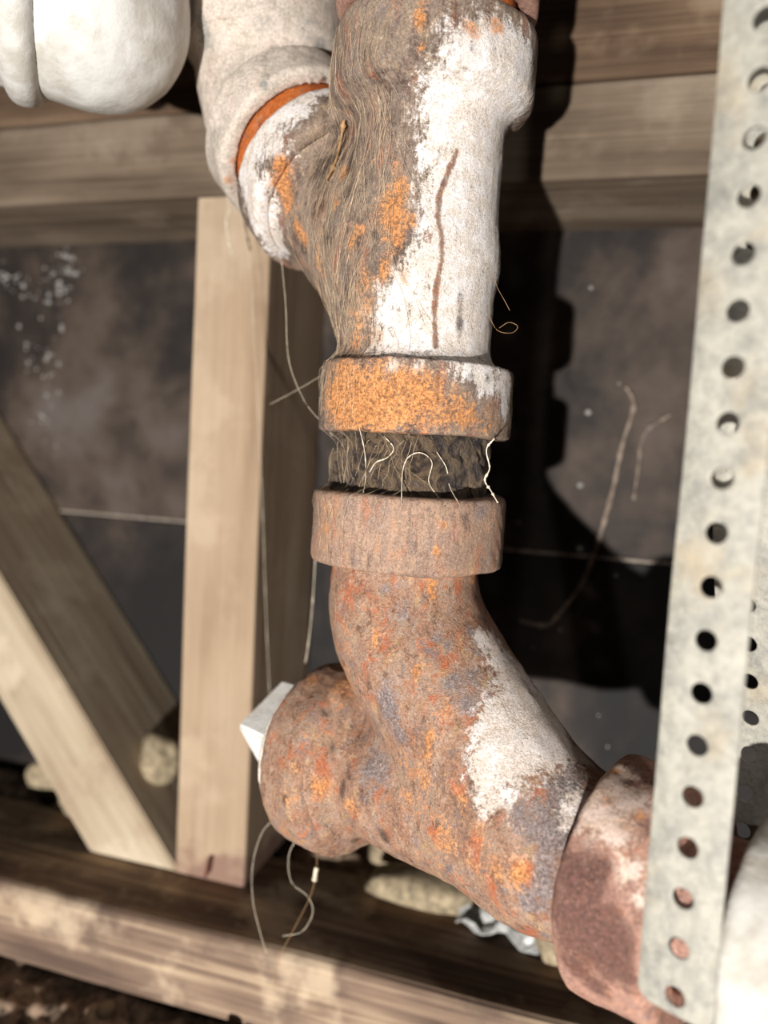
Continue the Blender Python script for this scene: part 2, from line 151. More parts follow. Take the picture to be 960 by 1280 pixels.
#STAINS_AND_SHADING-END
def stain_shading(key, P):
    out = np.zeros(len(P))
    for (x, y, z, r, k, a) in STAINS_AND_SHADING.get(key, ()):
        d = np.sqrt((P[:, 0]-x)**2+(P[:, 1]-y)**2+((P[:, 2]-z)/k)**2)/r
        v = np.exp(-.693*d**1.9)
        out = 1-(1-out)*(1-a*v) if a > 0 else out*(1+a*v)
    return out
BODIES = {}
def iron(name, fn, lo, hi, h, mat, parent, rough=.0005, key=None, freq=60, seed=1, local=True):
    P, Q = nets(fn, lo, hi, h)
    W = S0+P[:, :1]*EX+P[:, 1:2]*NX+P[:, 2:]*np.array((0, 0, 1.)) if local else P
    N = normals(W, Q)
    W = W+N*(rough*.55*wav(W, freq*.6, 9, seed)+rough*.16*wav(W, freq*3.3, 9, seed+5))[:, None]
    at = None
    if key: at = {m: stain_shading(key+'_'+m, W) for m in ('white', 'orange', 'grey', 'dark', 'crack')}
    o = mesh_obj(name, W, Q, mat, parent, attrs=at)
    BODIES[o.name] = (W, Q)
    return o

# ------------------------------------------------------------------ materials
def srgb(r, g, b):
    f = lambda c: (c/255/12.92) if c/255 <= .04045 else ((c/255+.055)/1.055)**2.4
    return (f(r), f(g), f(b), 1)
class NT:
    def __init__(s, name):
        s.m = bpy.data.materials.new(name); s.m.use_nodes = True; s.t = s.m.node_tree
        s.b = s.t.nodes['Principled BSDF']; s.tc = s.t.nodes.new('ShaderNodeTexCoord'); s.obj = s.tc.outputs['Object']
    def new(s, k): return s.t.nodes.new(k)
    def put(s, sock, v):
        if hasattr(v, 'is_linked'): s.t.links.new(v, sock)
        elif isinstance(v, (tuple, list)) and len(v) == 4 and sock.type == 'VECTOR': sock.default_value = v[:3]
        else: sock.default_value = v
    def scale(s, v, sc3):
        n = s.new('ShaderNodeMapping'); s.put(n.inputs[0], v); n.inputs['Scale'].default_value = sc3; return n.outputs[0]
    def noise(s, scale, detail=4, rough=.6, vec=None, dist=0):
        n = s.new('ShaderNodeTexNoise'); s.put(n.inputs['Vector'], vec or s.obj)
        n.inputs['Scale'].default_value = scale; n.inputs['Detail'].default_value = detail
        n.inputs['Roughness'].default_value = rough; n.inputs['Distortion'].default_value = dist
        return n.outputs['Fac']
    def voro(s, scale, vec=None, feature='F1'):
        n = s.new('ShaderNodeTexVoronoi'); n.feature = feature; s.put(n.inputs['Vector'], vec or s.obj); n.inputs['Scale'].default_value = scale
        return n.outputs['Distance']
    def math(s, op, a, b=0, c=0):
        n = s.new('ShaderNodeMath'); n.operation = op
        for i, v in enumerate((a, b, c)): s.put(n.inputs[i], v)
        return n.outputs[0]
    def step(s, v, lo, hi):
        n = s.new('ShaderNodeMapRange'); n.interpolation_type = 'SMOOTHSTEP'
        s.put(n.inputs[0], v); n.inputs[1].default_value = lo; n.inputs[2].default_value = hi
        return n.outputs[0]
    def ramp(s, v, stops):
        n = s.new('ShaderNodeValToRGB'); e = n.color_ramp.elements; s.put(n.inputs[0], v)
        while len(e) < len(stops): e.new(.5)
        for i, (p, c) in enumerate(stops): e[i].position = p; e[i].color = c
        return n.outputs[0]
    def mix(s, f, a, b, mode='MIX'):
        n = s.new('ShaderNodeMix'); n.data_type = 'RGBA'; n.blend_type = mode
        s.put(n.inputs[0], f); s.put(n.inputs[6], a); s.put(n.inputs[7], b); return n.outputs[2]
    def attr(s, name):
        n = s.new('ShaderNodeAttribute'); n.attribute_name = name; return n.outputs['Fac']
    def xyz(s, v=None):
        n = s.new('ShaderNodeSeparateXYZ'); s.put(n.inputs[0], v or s.obj); return n.outputs
    def bump(s, h, strength=.5, dist=.001, prev=None):
        n = s.new('ShaderNodeBump'); s.put(n.inputs['Height'], h); n.inputs['Strength'].default_value = strength
        n.inputs['Distance'].default_value = dist
        if prev: s.put(n.inputs['Normal'], prev)
        return n.outputs[0]
    def done(s, col, rough=.8, spec=.3, normal=None, metal=0):
        s.put(s.b.inputs['Base Color'], col); s.put(s.b.inputs['Roughness'], rough)
        s.put(s.b.inputs['Specular IOR Level'], spec); s.put(s.b.inputs['Metallic'], metal)
        if normal: s.put(s.b.inputs['Normal'], normal)
        return s.m

def rust_mat(name, stops, white=(222, 213, 208), orange=(192, 128, 74), grey=(124, 114, 113), dark=(62, 48, 42),
             crack=(118, 78, 52), streak=.35, rough=.8, spec=.25, bumpd=.0009, fleck=.6, wet=0):
    n = NT(name)
    sv = n.scale(n.obj, (1, 1, .22)) if streak > .3 else n.scale(n.obj, (1, 1, .6))
    big = n.noise(42, 3); mid = n.noise(170, 6, .7, dist=.3); fine = n.noise(750, 6, .75); st = n.noise(420, 5, .7, sv)
    grain = n.noise(2200, 3, .7)
    v = n.math('ADD', n.math('MULTIPLY', big, .40), n.math('ADD', n.math('MULTIPLY', mid, .30), n.math('MULTIPLY', fine, .30)))
    v = n.math('ADD', n.math('MULTIPLY', v, 1-streak), n.math('MULTIPLY', st, streak))
    v = n.math('ADD', n.math('MULTIPLY', n.math('SUBTRACT', v, .5), 1.35), .5)
    c = n.ramp(v, [(p, srgb(*q)) for p, q in stops])
    # flecks of other rusts
    def flecks(c, scale, off, lo, hi, amt, colr):
        m = n.new('ShaderNodeMapping'); n.put(m.inputs[0], sv); m.inputs['Location'].default_value = (off, off*.7, -off)
        q = n.math('ADD', n.math('MULTIPLY', n.noise(scale, 6, .72, m.outputs[0], .4), .75), n.math('MULTIPLY', grain, .25))
        return n.mix(n.math('MULTIPLY', n.step(q, lo, hi), amt), c, srgb(*colr))
    c = flecks(c, 120, 3.1, .53, .60, fleck, (178, 98, 60)); c = flecks(c, 150, 7.7, .54, .61, fleck, (122, 112, 112))
    c = flecks(c, 190, 11.3, .55, .62, fleck*.8, (188, 156, 112)); c = flecks(c, 210, 5.9, .55, .61, fleck*.9, (84, 56, 46))
    # layers with ragged, granular edges
    nz = n.step(n.math('ADD', n.math('MULTIPLY', mid, .45), n.math('ADD', n.math('MULTIPLY', fine, .35), n.math('MULTIPLY', grain, .2))), .36, .64)
    nzs = n.math('ADD', n.math('MULTIPLY', nz, .6), n.math('MULTIPLY', n.step(st, .35, .65), .4))
    def layer(c, a, colr, noise, amp, soft, vary, top=1):
        m = n.math('ADD', n.attr(a), n.math('MULTIPLY', n.math('SUBTRACT', noise, .5), amp))
        m = n.math('MULTIPLY', n.step(m, .5-soft, .5+soft), top)
        cc = n.mix(n.step(fine, .35, .65), srgb(*[x*(1-vary) for x in colr]), srgb(*[min(255, x*(1+vary*.7)) for x in colr]))
        return n.mix(m, c, cc), m
    c, mg = layer(c, 'grey', grey, nz, .75, .2, .22, .85)
    wc = n.mix(n.step(n.math('ADD', n.math('MULTIPLY', mid, .7), n.math('MULTIPLY', big, .3)), .44, .60), srgb(*[white[0]*.94, white[1]*.91, white[2]*.87]), srgb(*white))
    m_ = n.math('ADD', n.attr('white'), n.math('MULTIPLY', n.math('SUBTRACT', nzs, .5), 1.0))
    mw = n.math('MULTIPLY', n.step(m_, .28, .70), .97); c = n.mix(mw, c, wc)
    c, mo = layer(c, 'orange', orange, nz, .7, .28, .26, .85)
    c, md = layer(c, 'dark', dark, nz, .8, .25, .25, .85)
    c, mc = layer(c, 'crack', crack, nz, .9, .3, .25, .9)
    pit = n.step(n.noise(620, 5, .8), .59, .68)
    c = n.mix(n.math('MULTIPLY', pit, .36), c, srgb(56, 42, 36))
    dust = n.step(n.noise(1300, 4, .75), .57, .70)
    c = n.mix(n.math('MULTIPLY', dust, .35), c, srgb(208, 192, 172))
    g2 = n.math('ADD', n.math('MULTIPLY', n.noise(1500, 4, .75), .6), n.math('MULTIPLY', fine, .4))
    c = n.mix(1, c, n.ramp(g2, [(.36, (.70, .68, .66, 1)), (.5, (1, 1, 1, 1)), (.64, (1.26, 1.25, 1.23, 1))]), 'MULTIPLY')
    hgt = n.math('ADD', n.math('MULTIPLY', mid, .7), n.math('ADD', n.math('MULTIPLY', fine, .6), n.math('MULTIPLY', grain, .3)))
    hgt = n.math('SUBTRACT', n.math('ADD', hgt, n.math('MULTIPLY', mw, .12)), n.math('MULTIPLY', mc, .4))
    ro = n.math('ADD', rough-.15, n.math('MULTIPLY', fine, .3))
    if wet: ro = n.math('SUBTRACT', ro, n.math('MULTIPLY', n.step(n.noise(60, 4, .6), .5, .66), wet))
    return n.done(c, ro, spec, n.bump(hgt, .9, bumpd))

R_BROWN = [(.30, (64, 53, 46)), (.42, (105, 89, 79)), (.51, (137, 120, 107)), (.60, (154, 133, 111)), (.70, (186, 172, 156))]
R_RUST = [(.30, (88, 66, 57)), (.41, (133, 103, 86)), (.49, (161, 122, 97)), (.55, (158, 136, 119)), (.61, (184, 126, 86)), (.70, (192, 165, 128))]
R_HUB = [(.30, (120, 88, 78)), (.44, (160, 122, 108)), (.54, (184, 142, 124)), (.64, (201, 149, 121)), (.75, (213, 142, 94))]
R_DUSTY = [(.30, (106, 86, 76)), (.44, (146, 120, 104)), (.54, (166, 138, 118)), (.63, (176, 130, 100)), (.75, (200, 178, 154))]
R_PALE = [(.30, (143, 134, 128)), (.45, (194, 183, 169)), (.55, (216, 202, 189)), (.70, (229, 218, 207))]
M_WYE = rust_mat('painted_rusty_iron', R_BROWN, white=(231, 225, 222), grey=(112, 100, 90), streak=.34, fleck=.45)
M_LOW = rust_mat('blotchy_rusted_iron', R_RUST, white=(226, 216, 210), streak=.15, bumpd=.0013, fleck=.8, wet=.4, spec=.4)
M_LOWHUB = rust_mat('dusty_rusted_iron', R_DUSTY, streak=.4, fleck=.5)
M_HUB = rust_mat('brown_rusted_iron', R_HUB, white=(228, 204, 190), dark=(84, 56, 50), streak=.1, fleck=.4)  # white and dark layers paint light and shade onto the big hub
M_ELB = rust_mat('chalky_iron', R_PALE, grey=(132, 132, 128), streak=.2, fleck=.12)
M_NIP = rust_mat('orange_rusted_thread', [(.3, (120, 60, 26)), (.5, (186, 98, 40)), (.7, (214, 128, 62))], streak=.2)

def gunk_mat():
    n = NT('wet_black_grime'); a = n.noise(130, 6, .7, dist=.8); f = n.noise(600, 5, .75)
    c = n.ramp(a, [(.32, srgb(29, 25, 24)), (.46, srgb(69, 56, 49)), (.55, srgb(123, 103, 78)), (.62, srgb(94, 76, 69)), (.72, srgb(134, 119, 103))])
    return n.done(c, n.math('ADD', .12, n.math('MULTIPLY', f, .6)), .7, n.bump(n.math('ADD', a, n.math('MULTIPLY', f, .5)), 1, .004))
def white_mat(name='white_paint', c1=(210, 208, 202), c2=(184, 179, 169), glo=.45):
    n = NT(name); a = n.noise(70, 5, .6); f = n.noise(500, 4, .6)
    c = n.mix(n.step(a, .35, .65), srgb(*c2), srgb(*c1))
    c = n.mix(n.math('MULTIPLY', n.step(f, .64, .74), .35), c, srgb(150, 140, 125))
    return n.done(c, glo, .4, n.bump(n.math('ADD', a, n.math('MULTIPLY', f, .4)), .5, .0012))
def galv_mat():
    n = NT('galvanised_steel'); a = n.noise(90, 6, .7); f = n.noise(900, 5, .75); b = n.noise(30, 4); d = n.noise(55, 5, .7, dist=.5); g = n.noise(320, 5, .7)
    c = n.ramp(n.math('ADD', n.math('MULTIPLY', a, .45), n.math('ADD', n.math('MULTIPLY', g, .35), n.math('MULTIPLY', f, .2))),
               [(.34, srgb(106, 105, 96)), (.45, srgb(143, 140, 131)), (.54, srgb(166, 162, 149)), (.66, srgb(184, 180, 169))])
    c = n.mix(n.math('MULTIPLY', n.step(b, .5, .66), .5), c, srgb(168, 148, 115))
    c = n.mix(n.math('MULTIPLY', n.step(d, .56, .68), .55), c, srgb(113, 113, 108))
    c = n.mix(n.math('MULTIPLY', n.step(f, .58, .72), .4), c, srgb(100, 93, 81))
    return n.done(c, n.math('ADD', .40, n.math('MULTIPLY', a, .35)), .5, n.bump(n.math('ADD', g, f), .6, .0005), .15)
def wood_mat(name, stops, grain=1, stainc=(70, 52, 42), stain_amt=.3, foot=None):
    """grain runs along local X; foot: (from, to) along X where damp has stained the end"""
    n = NT(name)
    v1 = n.scale(n.obj, (.03, 1, 1)); v2 = n.scale(n.obj, (.016, 1, 1)); v3 = n.scale(n.obj, (.25, 1, 1))
    a = n.noise(95, 4, .55, v1, .8); b = n.noise(520, 4, .6, v2); p = n.noise(26, 4, .6, v3); q = n.noise(34, 5, .65); k = n.noise(16, 4, .6)
    h = n.math('ADD', n.math('MULTIPLY', a, .40*grain), n.math('ADD', n.math('MULTIPLY', b, .22*grain), n.math('MULTIPLY', p, .42)))
    h = n.math('ADD', n.math('SUBTRACT', h, .21+.31*grain), .5)
    h = n.math('ADD', n.math('MULTIPLY', n.math('SUBTRACT', h, .5), 1.3), .5)
    c = n.ramp(h, [(x, srgb(*y)) for x, y in stops])
    c = n.mix(n.math('MULTIPLY', n.step(q, .50, .66), stain_amt), c, srgb(*stainc))
    c = n.mix(n.math('MULTIPLY', n.step(k, .52, .64), stain_amt*.6), c, srgb(*[min(255, x*1.25) for x in stops[-1][1]]))
    if foot:
        x = n.math('ADD', n.xyz()[0], n.math('MULTIPLY', n.math('SUBTRACT', n.noise(42, 4), .5), .07))
        c = n.mix(n.math('MULTIPLY', n.step(x, foot[0], foot[1]), .75), c, srgb(122, 92, 82))
    return n.done(c, .85, .2, n.bump(n.math('ADD', a, b), .4, .0007))
M_GUNK = gunk_mat(); M_WHITE = white_mat(); M_PLUG = white_mat('white_plug_paint', (238, 236, 230), (222, 216, 206), .6)
M_GALV = galv_mat(); M_COUP = white_mat('grubby_white_paint', (188, 185, 177), (160, 153, 140), .6)
W_BRACE = wood_mat('pale_brace_pine', [(.32, (144, 123, 102)), (.48, (172, 155, 131)), (.62, (187, 172, 148)), (.75, (196, 184, 163))], grain=.7, stain_amt=.35, stainc=(145, 122, 99))
W_STUD = wood_mat('pale_pine', [(.32, (142, 118, 95)), (.48, (166, 143, 118)), (.62, (177, 157, 133)), (.75, (188, 172, 151))], grain=.6, stain_amt=.22, stainc=(153, 130, 107), foot=(-.178, -.194))
W_PLATE = wood_mat('weathered_plank', [(.34, (85, 71, 59)), (.48, (112, 97, 81)), (.58, (128, 113, 97)), (.75, (143, 130, 113))], grain=.8, stain_amt=.35, stainc=(84, 68, 55))
W_PLATE2 = wood_mat('dark_weathered_plank', [(.34, (74, 57, 45)), (.48, (103, 83, 65)), (.58, (122, 101, 82)), (.75, (146, 127, 105))], grain=1, stain_amt=.4, stainc=(76, 58, 46))
W_SILL = wood_mat('dirty_sill_timber', [(.36, (89, 72, 62)), (.48, (130, 108, 91)), (.6, (172, 150, 124)), (.75, (202, 182, 154))], stain_amt=.55, stainc=(92, 76, 68))
def wall_mat(name, shift):
    n = NT(name); a = n.noise(7, 4, .55, dist=.5); f = n.noise(300, 4, .6); k = n.noise(34, 5, .6)
    v = n.math('ADD', n.math('ADD', a, shift), n.math('MULTIPLY', n.math('SUBTRACT', k, .5), .35))
    c = n.ramp(v, [(.36, srgb(25, 22, 21)), (.48, srgb(44, 37, 33)), (.60, srgb(77, 65, 56)), (.74, srgb(95, 86, 81))])
    return n.done(c, .7, .3, n.bump(n.math('ADD', a, n.math('MULTIPLY', f, .3)), .4, .001))
M_WALL = wall_mat('dusty_wall_sheet', .04); M_WALL2 = wall_mat('dark_wall_sheet', -.12)
def plain(name, c, rough=.8, spec=.2, vary=.2, sc_=200):
    n = NT(name); f = n.noise(sc_, 5, .65)
    return n.done(n.mix(n.step(f, .3, .7), srgb(*[x*(1-vary) for x in c]), srgb(*[min(255, x*(1+vary)) for x in c])), rough, spec, n.bump(f, .6, .001))
M_JOINT = plain('joint_filler', (150, 138, 126)); M_STONE = plain('tan_stone', (150, 135, 110)); M_STONE2 = plain('grey_stone', (150, 142, 128))
M_PLAST = plain('grey_plastic_scrap', (176, 176, 172), .35, .5); M_WEB = plain('cobweb_thread', (214, 200, 176), .6, .3, .1)
M_WALLWEB = plain('dusty_wall_web', (132, 118, 106), .9, .1)
M_WEBD = plain('brown_fibre', (150, 118, 84), .8, .2, .2); M_NAIL = plain('rusty_nail', (92, 50, 40))
M_SOIL = plain('dark_soil', (122, 104, 88), .95, .1, .45, 120)

# ------------------------------------------------------------------ the framed wall
def grid_box(size, nseg, wob=.0006, bev=.0015, seed=0):
    """box centred at origin, X long, edges eased and slightly uneven"""
    bm = bmesh.new(); bmesh.ops.create_cube(bm, size=1)
    for v in bm.verts: v.co = Vector((v.co.x*size[0], v.co.y*size[1], v.co.z*size[2]))
    ed = [e for e in bm.edges if abs(e.verts[0].co.x-e.verts[1].co.x) > size[0]*.5]
    bmesh.ops.bevel(bm, geom=ed, offset=bev, segments=3, affect='EDGES', profile=.5)
    lo = [e for e in bm.edges if abs(e.verts[0].co.x-e.verts[1].co.x) > size[0]*.5]
    bmesh.ops.subdivide_edges(bm, edges=lo, cuts=nseg, use_grid_fill=True)
    P = np.array([v.co[:] for v in bm.verts])
    dy = wav(P*np.array((1, .3, .3)), 3, 6, seed)*wob*.6; dz = wav(P*np.array((1, .3, .3)), 3.5, 6, seed+3)*wob*.6
    for v, a, b in zip(bm.verts, dy, dz):
        if abs(v.co.x) < size[0]*.499: v.co.y += a; v.co.z += b
    return bm
def timber(name, centre, size, mat, label, rot=None, seed=0, bev=.0015, wob=.0006, nseg=40, cat='timber'):
    bm = grid_box(size, nseg, wob, bev, seed)
    me = bpy.data.meshes.new(name); bm.to_mesh(me); bm.free(); me.materials.append(mat)
    me.polygons.foreach_set('use_smooth', [False]*len(me.polygons))
    o = bpy.data.objects.new(name, me); COL.objects.link(o); o.location = centre
    if rot: o.rotation_euler = rot
    return tag(o, label, cat)
FY = .400; WY = .490
# two stacked top plates, each 45 x 90
timber('top_plate', (0, FY+.045, .1395+.0235), (1.3, .090, .0465), W_PLATE, 'weathered horizontal top plate resting on the pale stud, lower of two', seed=2, bev=.0025)
timber('top_plate', (.02, FY+.0455, .187+.0235), (1.3, .090, .0465), W_PLATE2, 'weathered horizontal plank at the top edge, upper of two stacked plates', seed=5, bev=.0025)
timber('sill_beam', (0, .351+.045, -.262-.0235), (1.3, .090, .047), W_SILL, 'dirty brown horizontal sill beam along the ground under the stud', seed=9, bev=.006, wob=.0012)
timber('wall_stud', (-.2135, FY+.0445, -.0615), (.4005, .0885, .0465), W_STUD, 'pale upright pine stud left of the rusty pipe', rot=(0, -math.pi/2, 0), seed=12)
def prism(poly, y0, y1):
    n = len(poly); V = [(x, y0, z) for x, z in poly]+[(x, y1, z) for x, z in poly]
    return V, [tuple(range(n))[::-1], tuple(range(n, 2*n))]+[(i, (i+1) % n, n+(i+1) % n, n+i) for i in range(n)]
def brace():
    # local X runs down the brace
    a = math.radians(51.3); L = Vector((math.cos(a), 0, -math.sin(a))); U = Vector((math.sin(a), 0, math.cos(a)))
    o0 = Vector((-.2975, FY+.0445, -.2618)); wd = .0495
    pts = []
    for u, vv in ((-.47, 0), (0, 0), (wd/math.tan(a), wd), (-.47+wd/math.tan(a), wd)): pts.append((u, vv))
    V = []; 
    for yy in (-.0445, .0445):
        for u, vv in pts: V.append((u, yy, vv))
    bm = bmesh.new(); vs = [bm.verts.new(v) for v in V]
    for f in ((0, 1, 2, 3), (7, 6, 5, 4), (0, 4, 5, 1), (1, 5, 6, 2), (2, 6, 7, 3), (3, 7, 4, 0)): bm.faces.new([vs[i] for i in f])
    bmesh.ops.recalc_face_normals(bm, faces=bm.faces)
    bmesh.ops.bevel(bm, geom=list(bm.edges), offset=.0012, segments=2, affect='EDGES')
    me = bpy.data.meshes.new('diagonal_brace'); bm.to_mesh(me); bm.free(); me.materials.append(W_BRACE)
    o = bpy.data.objects.new('diagonal_brace', me); COL.objects.link(o); o.location = o0; o.rotation_euler = (0, a, 0)
    tag(o, 'pale diagonal timber brace meeting the foot of the stud', 'timber')
brace()
wall = bpy.data.objects.new('wall_back', None); COL.objects.link(wall); wall.location = (0, WY, -.0575); tag(wall, kind='structure')
def sheet(name, x0, x1, z0, z1, y0, y1, mat, parent):
    V, Fc = prism([(x0, z0), (x1, z0), (x1, z1), (x0, z1)], y0, y1)
    o = mesh_obj(name, V, Fc, mat, parent, smooth=False)
    md = o.modifiers.new('b', 'BEVEL'); md.width = .0012; md.segments = 2
    return o
sheet('wall_sheet', -.65, .65, -.0565, .30, WY, WY+.008, M_WALL, wall)
sheet('wall_sheet', -.65, .65, -.34, -.0585, WY, WY+.008, M_WALL2, wall)
sheet('joint_strip', -.65, .65, -.0585, -.0565, WY-.0004, WY+.004, M_JOINT, wall)

# soil
def soil():
    xs = np.arange(-.65, .65, .004); ys = np.concatenate([np.arange(-.25, .20, .02), np.arange(.20, .4895, .004)])
    X, Y = np.meshgrid(xs, ys, indexing='ij'); P = np.stack([X.ravel(), Y.ravel(), np.zeros(X.size)], 1)
    z = -.318+.004*wav(P, 12, 9, 3)+.0025*wav(P, 55, 12, 4)+.0012*wav(P, 140, 12, 8)
    back = np.clip((P[:, 1]-.435)/.012, 0, 1); P[:, 2] = z+back*.046
    nx, ny = len(xs), len(ys); I = np.arange(nx*ny).reshape(nx, ny)
    Fc = np.stack([I[:-1, :-1].ravel(), I[1:, :-1].ravel(), I[1:, 1:].ravel(), I[:-1, 1:].ravel()], 1)
    o = mesh_obj('floor', P, Fc, M_SOIL); tag(o, kind='structure')
soil()

# ------------------------------------------------------------------ iron fittings
def D45(u, s0=0, z0=0, sg=1): return (s0+sg*u*math.sqrt(.5), 0, z0+u*math.sqrt(.5))
RB = .0287; RH = .0382; RN = .0318
def ring(p0, p1, r, bore, bev):
    return lambda s, t, z: np.maximum(cyl(s, t, z, p0, p1, r, bev), -cyl(s, t, z, np.array(p0)-(np.array(p1)-np.array(p0)), np.array(p1)+(np.array(p1)-np.array(p0)), bore))
ZB = .057
def upper_wye():
    base = empty('pipe_wye', F(0, 0, .007), 'rusty cast iron wye fitting with flaking white paint at the top of the stack', 'pipe fitting')
    lip = .0935; b0 = D45(lip-.022, 0, ZB); b1 = D45(lip, 0, ZB)
    def body(s, t, z):
        run = cyl(s, t, z, (0, 0, .012), (0, 0, .156), RB, .001)
        br = cyl(s, t, z, (0, 0, ZB), D45(lip-.004, 0, ZB), RB+.0005, .001)
        d = smin(run, br, .016)
        for a, b in (((0, 0, .131), (0, 0, .157)), ((0, 0, .0105), (0, 0, .0335)), (D45(lip-.019, 0, ZB), D45(lip-.0025, 0, ZB))):
            d = smin(d, cyl(s, t, z, a, b, RH-.0015, .003), .010)
        for a, b in (((0, 0, .14), (0, 0, .19)), ((0, 0, -.01), (0, 0, .03)), (D45(lip-.014, 0, ZB), D45(lip+.02, 0, ZB))):
            d = np.maximum(d, -cyl(s, t, z, a, b, RN+.0004))
        return d
    iron('body', body, (-.046, -.046, .004), (.115, .046, .172), .00125, M_WYE, base, .0004, 'wye', 45, 3)
    iron('hub', ring((0, 0, .131), (0, 0, .1605), RH+.0010, RN+.0003, .0058), (-.044, -.044, .122), (.044, .044, .168), .00125, M_WYE, base, .0006, 'wye', 50, 4)
    iron('hub', ring((0, 0, .0072), (0, 0, .0338), RH, RN+.0003, .0014), (-.044, -.044, .002), (.044, .044, .039), .0012, M_WYE, base, .0004, 'wye', 60, 6)
    iron('hub', ring(b0, b1, RH, RN+.0003, .003), (.01, -.044, .075), (.115, .044, .168), .00125, M_WYE, base, .0004, 'wye', 60, 7)
upper_wye()
def nipple(name, p0, p1, r, mat, label, rough, seed, bulge=0):
    o = iron(name, lambda s, t, z: np.maximum(cyl(s, t, z, p0, p1, r, .0005), -cyl(s, t, z, np.array(p0)*1.0-(np.array(p1)-np.array(p0)), np.array(p1)+(np.array(p1)-np.array(p0)), r-.005)),
         np.minimum(p0, p1)-np.array((.045,)*3), np.maximum(p0, p1)+np.array((.045,)*3), .0012, mat, None, rough, 'wye', 70, seed)
    c = Vector(F(*((np.array(p0)+np.array(p1))/2))); o.data.transform(Matrix.Translation(-c)); o.location = c
    return tag(o, label, 'pipe nipple')
nipple('pipe_nipple', (0, 0, -.024), (0, 0, .016), RN-.0016, M_GUNK, 'short grimy black pipe nipple hung with cobweb between two rusty hubs', .0019, 11)
lipU = .0935
nipple('pipe_nipple', D45(lipU-.010, 0, ZB), D45(lipU+.022, 0, ZB), RN-.0009, M_NIP, 'bright orange rusted pipe nipple between wye branch and chalky elbow', .0003, 12)

def elbow():
    u0 = lipU+.0125; cs, cz = .104, ZB+.104
    base = empty('pipe_elbow', F(.07, 0, .125), 'chalky grey-white iron elbow on the branch, left of the white-painted stack', 'pipe fitting')
    h0, h1 = D45(u0, 0, ZB), D45(u0+.021, 0, ZB)
    c = (cs, 0, cz)
    def body(s, t, z):
        d = caps(s, t, z, D45(u0+.008, 0, ZB), D45(u0+.028, 0, ZB), RB+.0015)
        d = smin(d, caps(s, t, z, D45(u0+.028, 0, ZB), (cs+.0005, 0, cz+.014), RB+.0015), .008)
        d = smin(d, caps(s, t, z, (cs+.0005, 0, cz+.014), (cs+.0005, 0, .24), RB+.0015), .008)
        d = smin(d, cyl(s, t, z, D45(u0+.003, 0, ZB), D45(u0+.018, 0, ZB), RH-.0015, .003), .012)
        d = smin(d, cyl(s, t, z, (cs, 0, .180), (cs, 0, .222), RH-.0015, .003), .010)
        d = np.maximum(d, -cyl(s, t, z, D45(u0-.02, 0, ZB), D45(u0+.012, 0, ZB), RN+.0004))
        return np.maximum(d, z-.224)
    iron('body', body, (.02, -.046, .085), (.150, .046, .23), .00125, M_ELB, base, .0005, 'elb', 45, 21)
    iron('hub', ring(h0, h1, RH+.0005, RN+.0003, .003), (.01, -.046, .075), (.13, .046, .185), .00125, M_ELB, base, .0004, 'elb', 60, 22)
    iron('hub', ring((cs, 0, .181), (cs, 0, .226), RH, RN, .003), (.05, -.046, .174), (.15, .046, .232), .00125, M_ELB, base, .0004, 'elb', 60, 23)
elbow()
# pipe above the stack's top hub
def riser():
    base = empty('riser_pipe', F(0, 0, .150), 'reddish brown pipe end and coupling rising from the top hub', 'pipe')
    iron('pipe', lambda s, t, z: np.maximum(cyl(s, t, z, (0, 0, .150), (0, 0, .25), RN-.0012, .0005), -cyl(s, t, z, (0, 0, .1), (0, 0, .3), RN-.006)), (-.04, -.04, .145), (.04, .04, .255), .0015, M_NIP, base, .0003, None, 60, 31)
    iron('coupling', ring((0, 0, .1655), (0, 0, .25), RH+.0005, RN, .003), (-.044, -.044, .160), (.044, .044, .255), .0015, M_HUB, base, .0004, None, 60, 32)
riser()

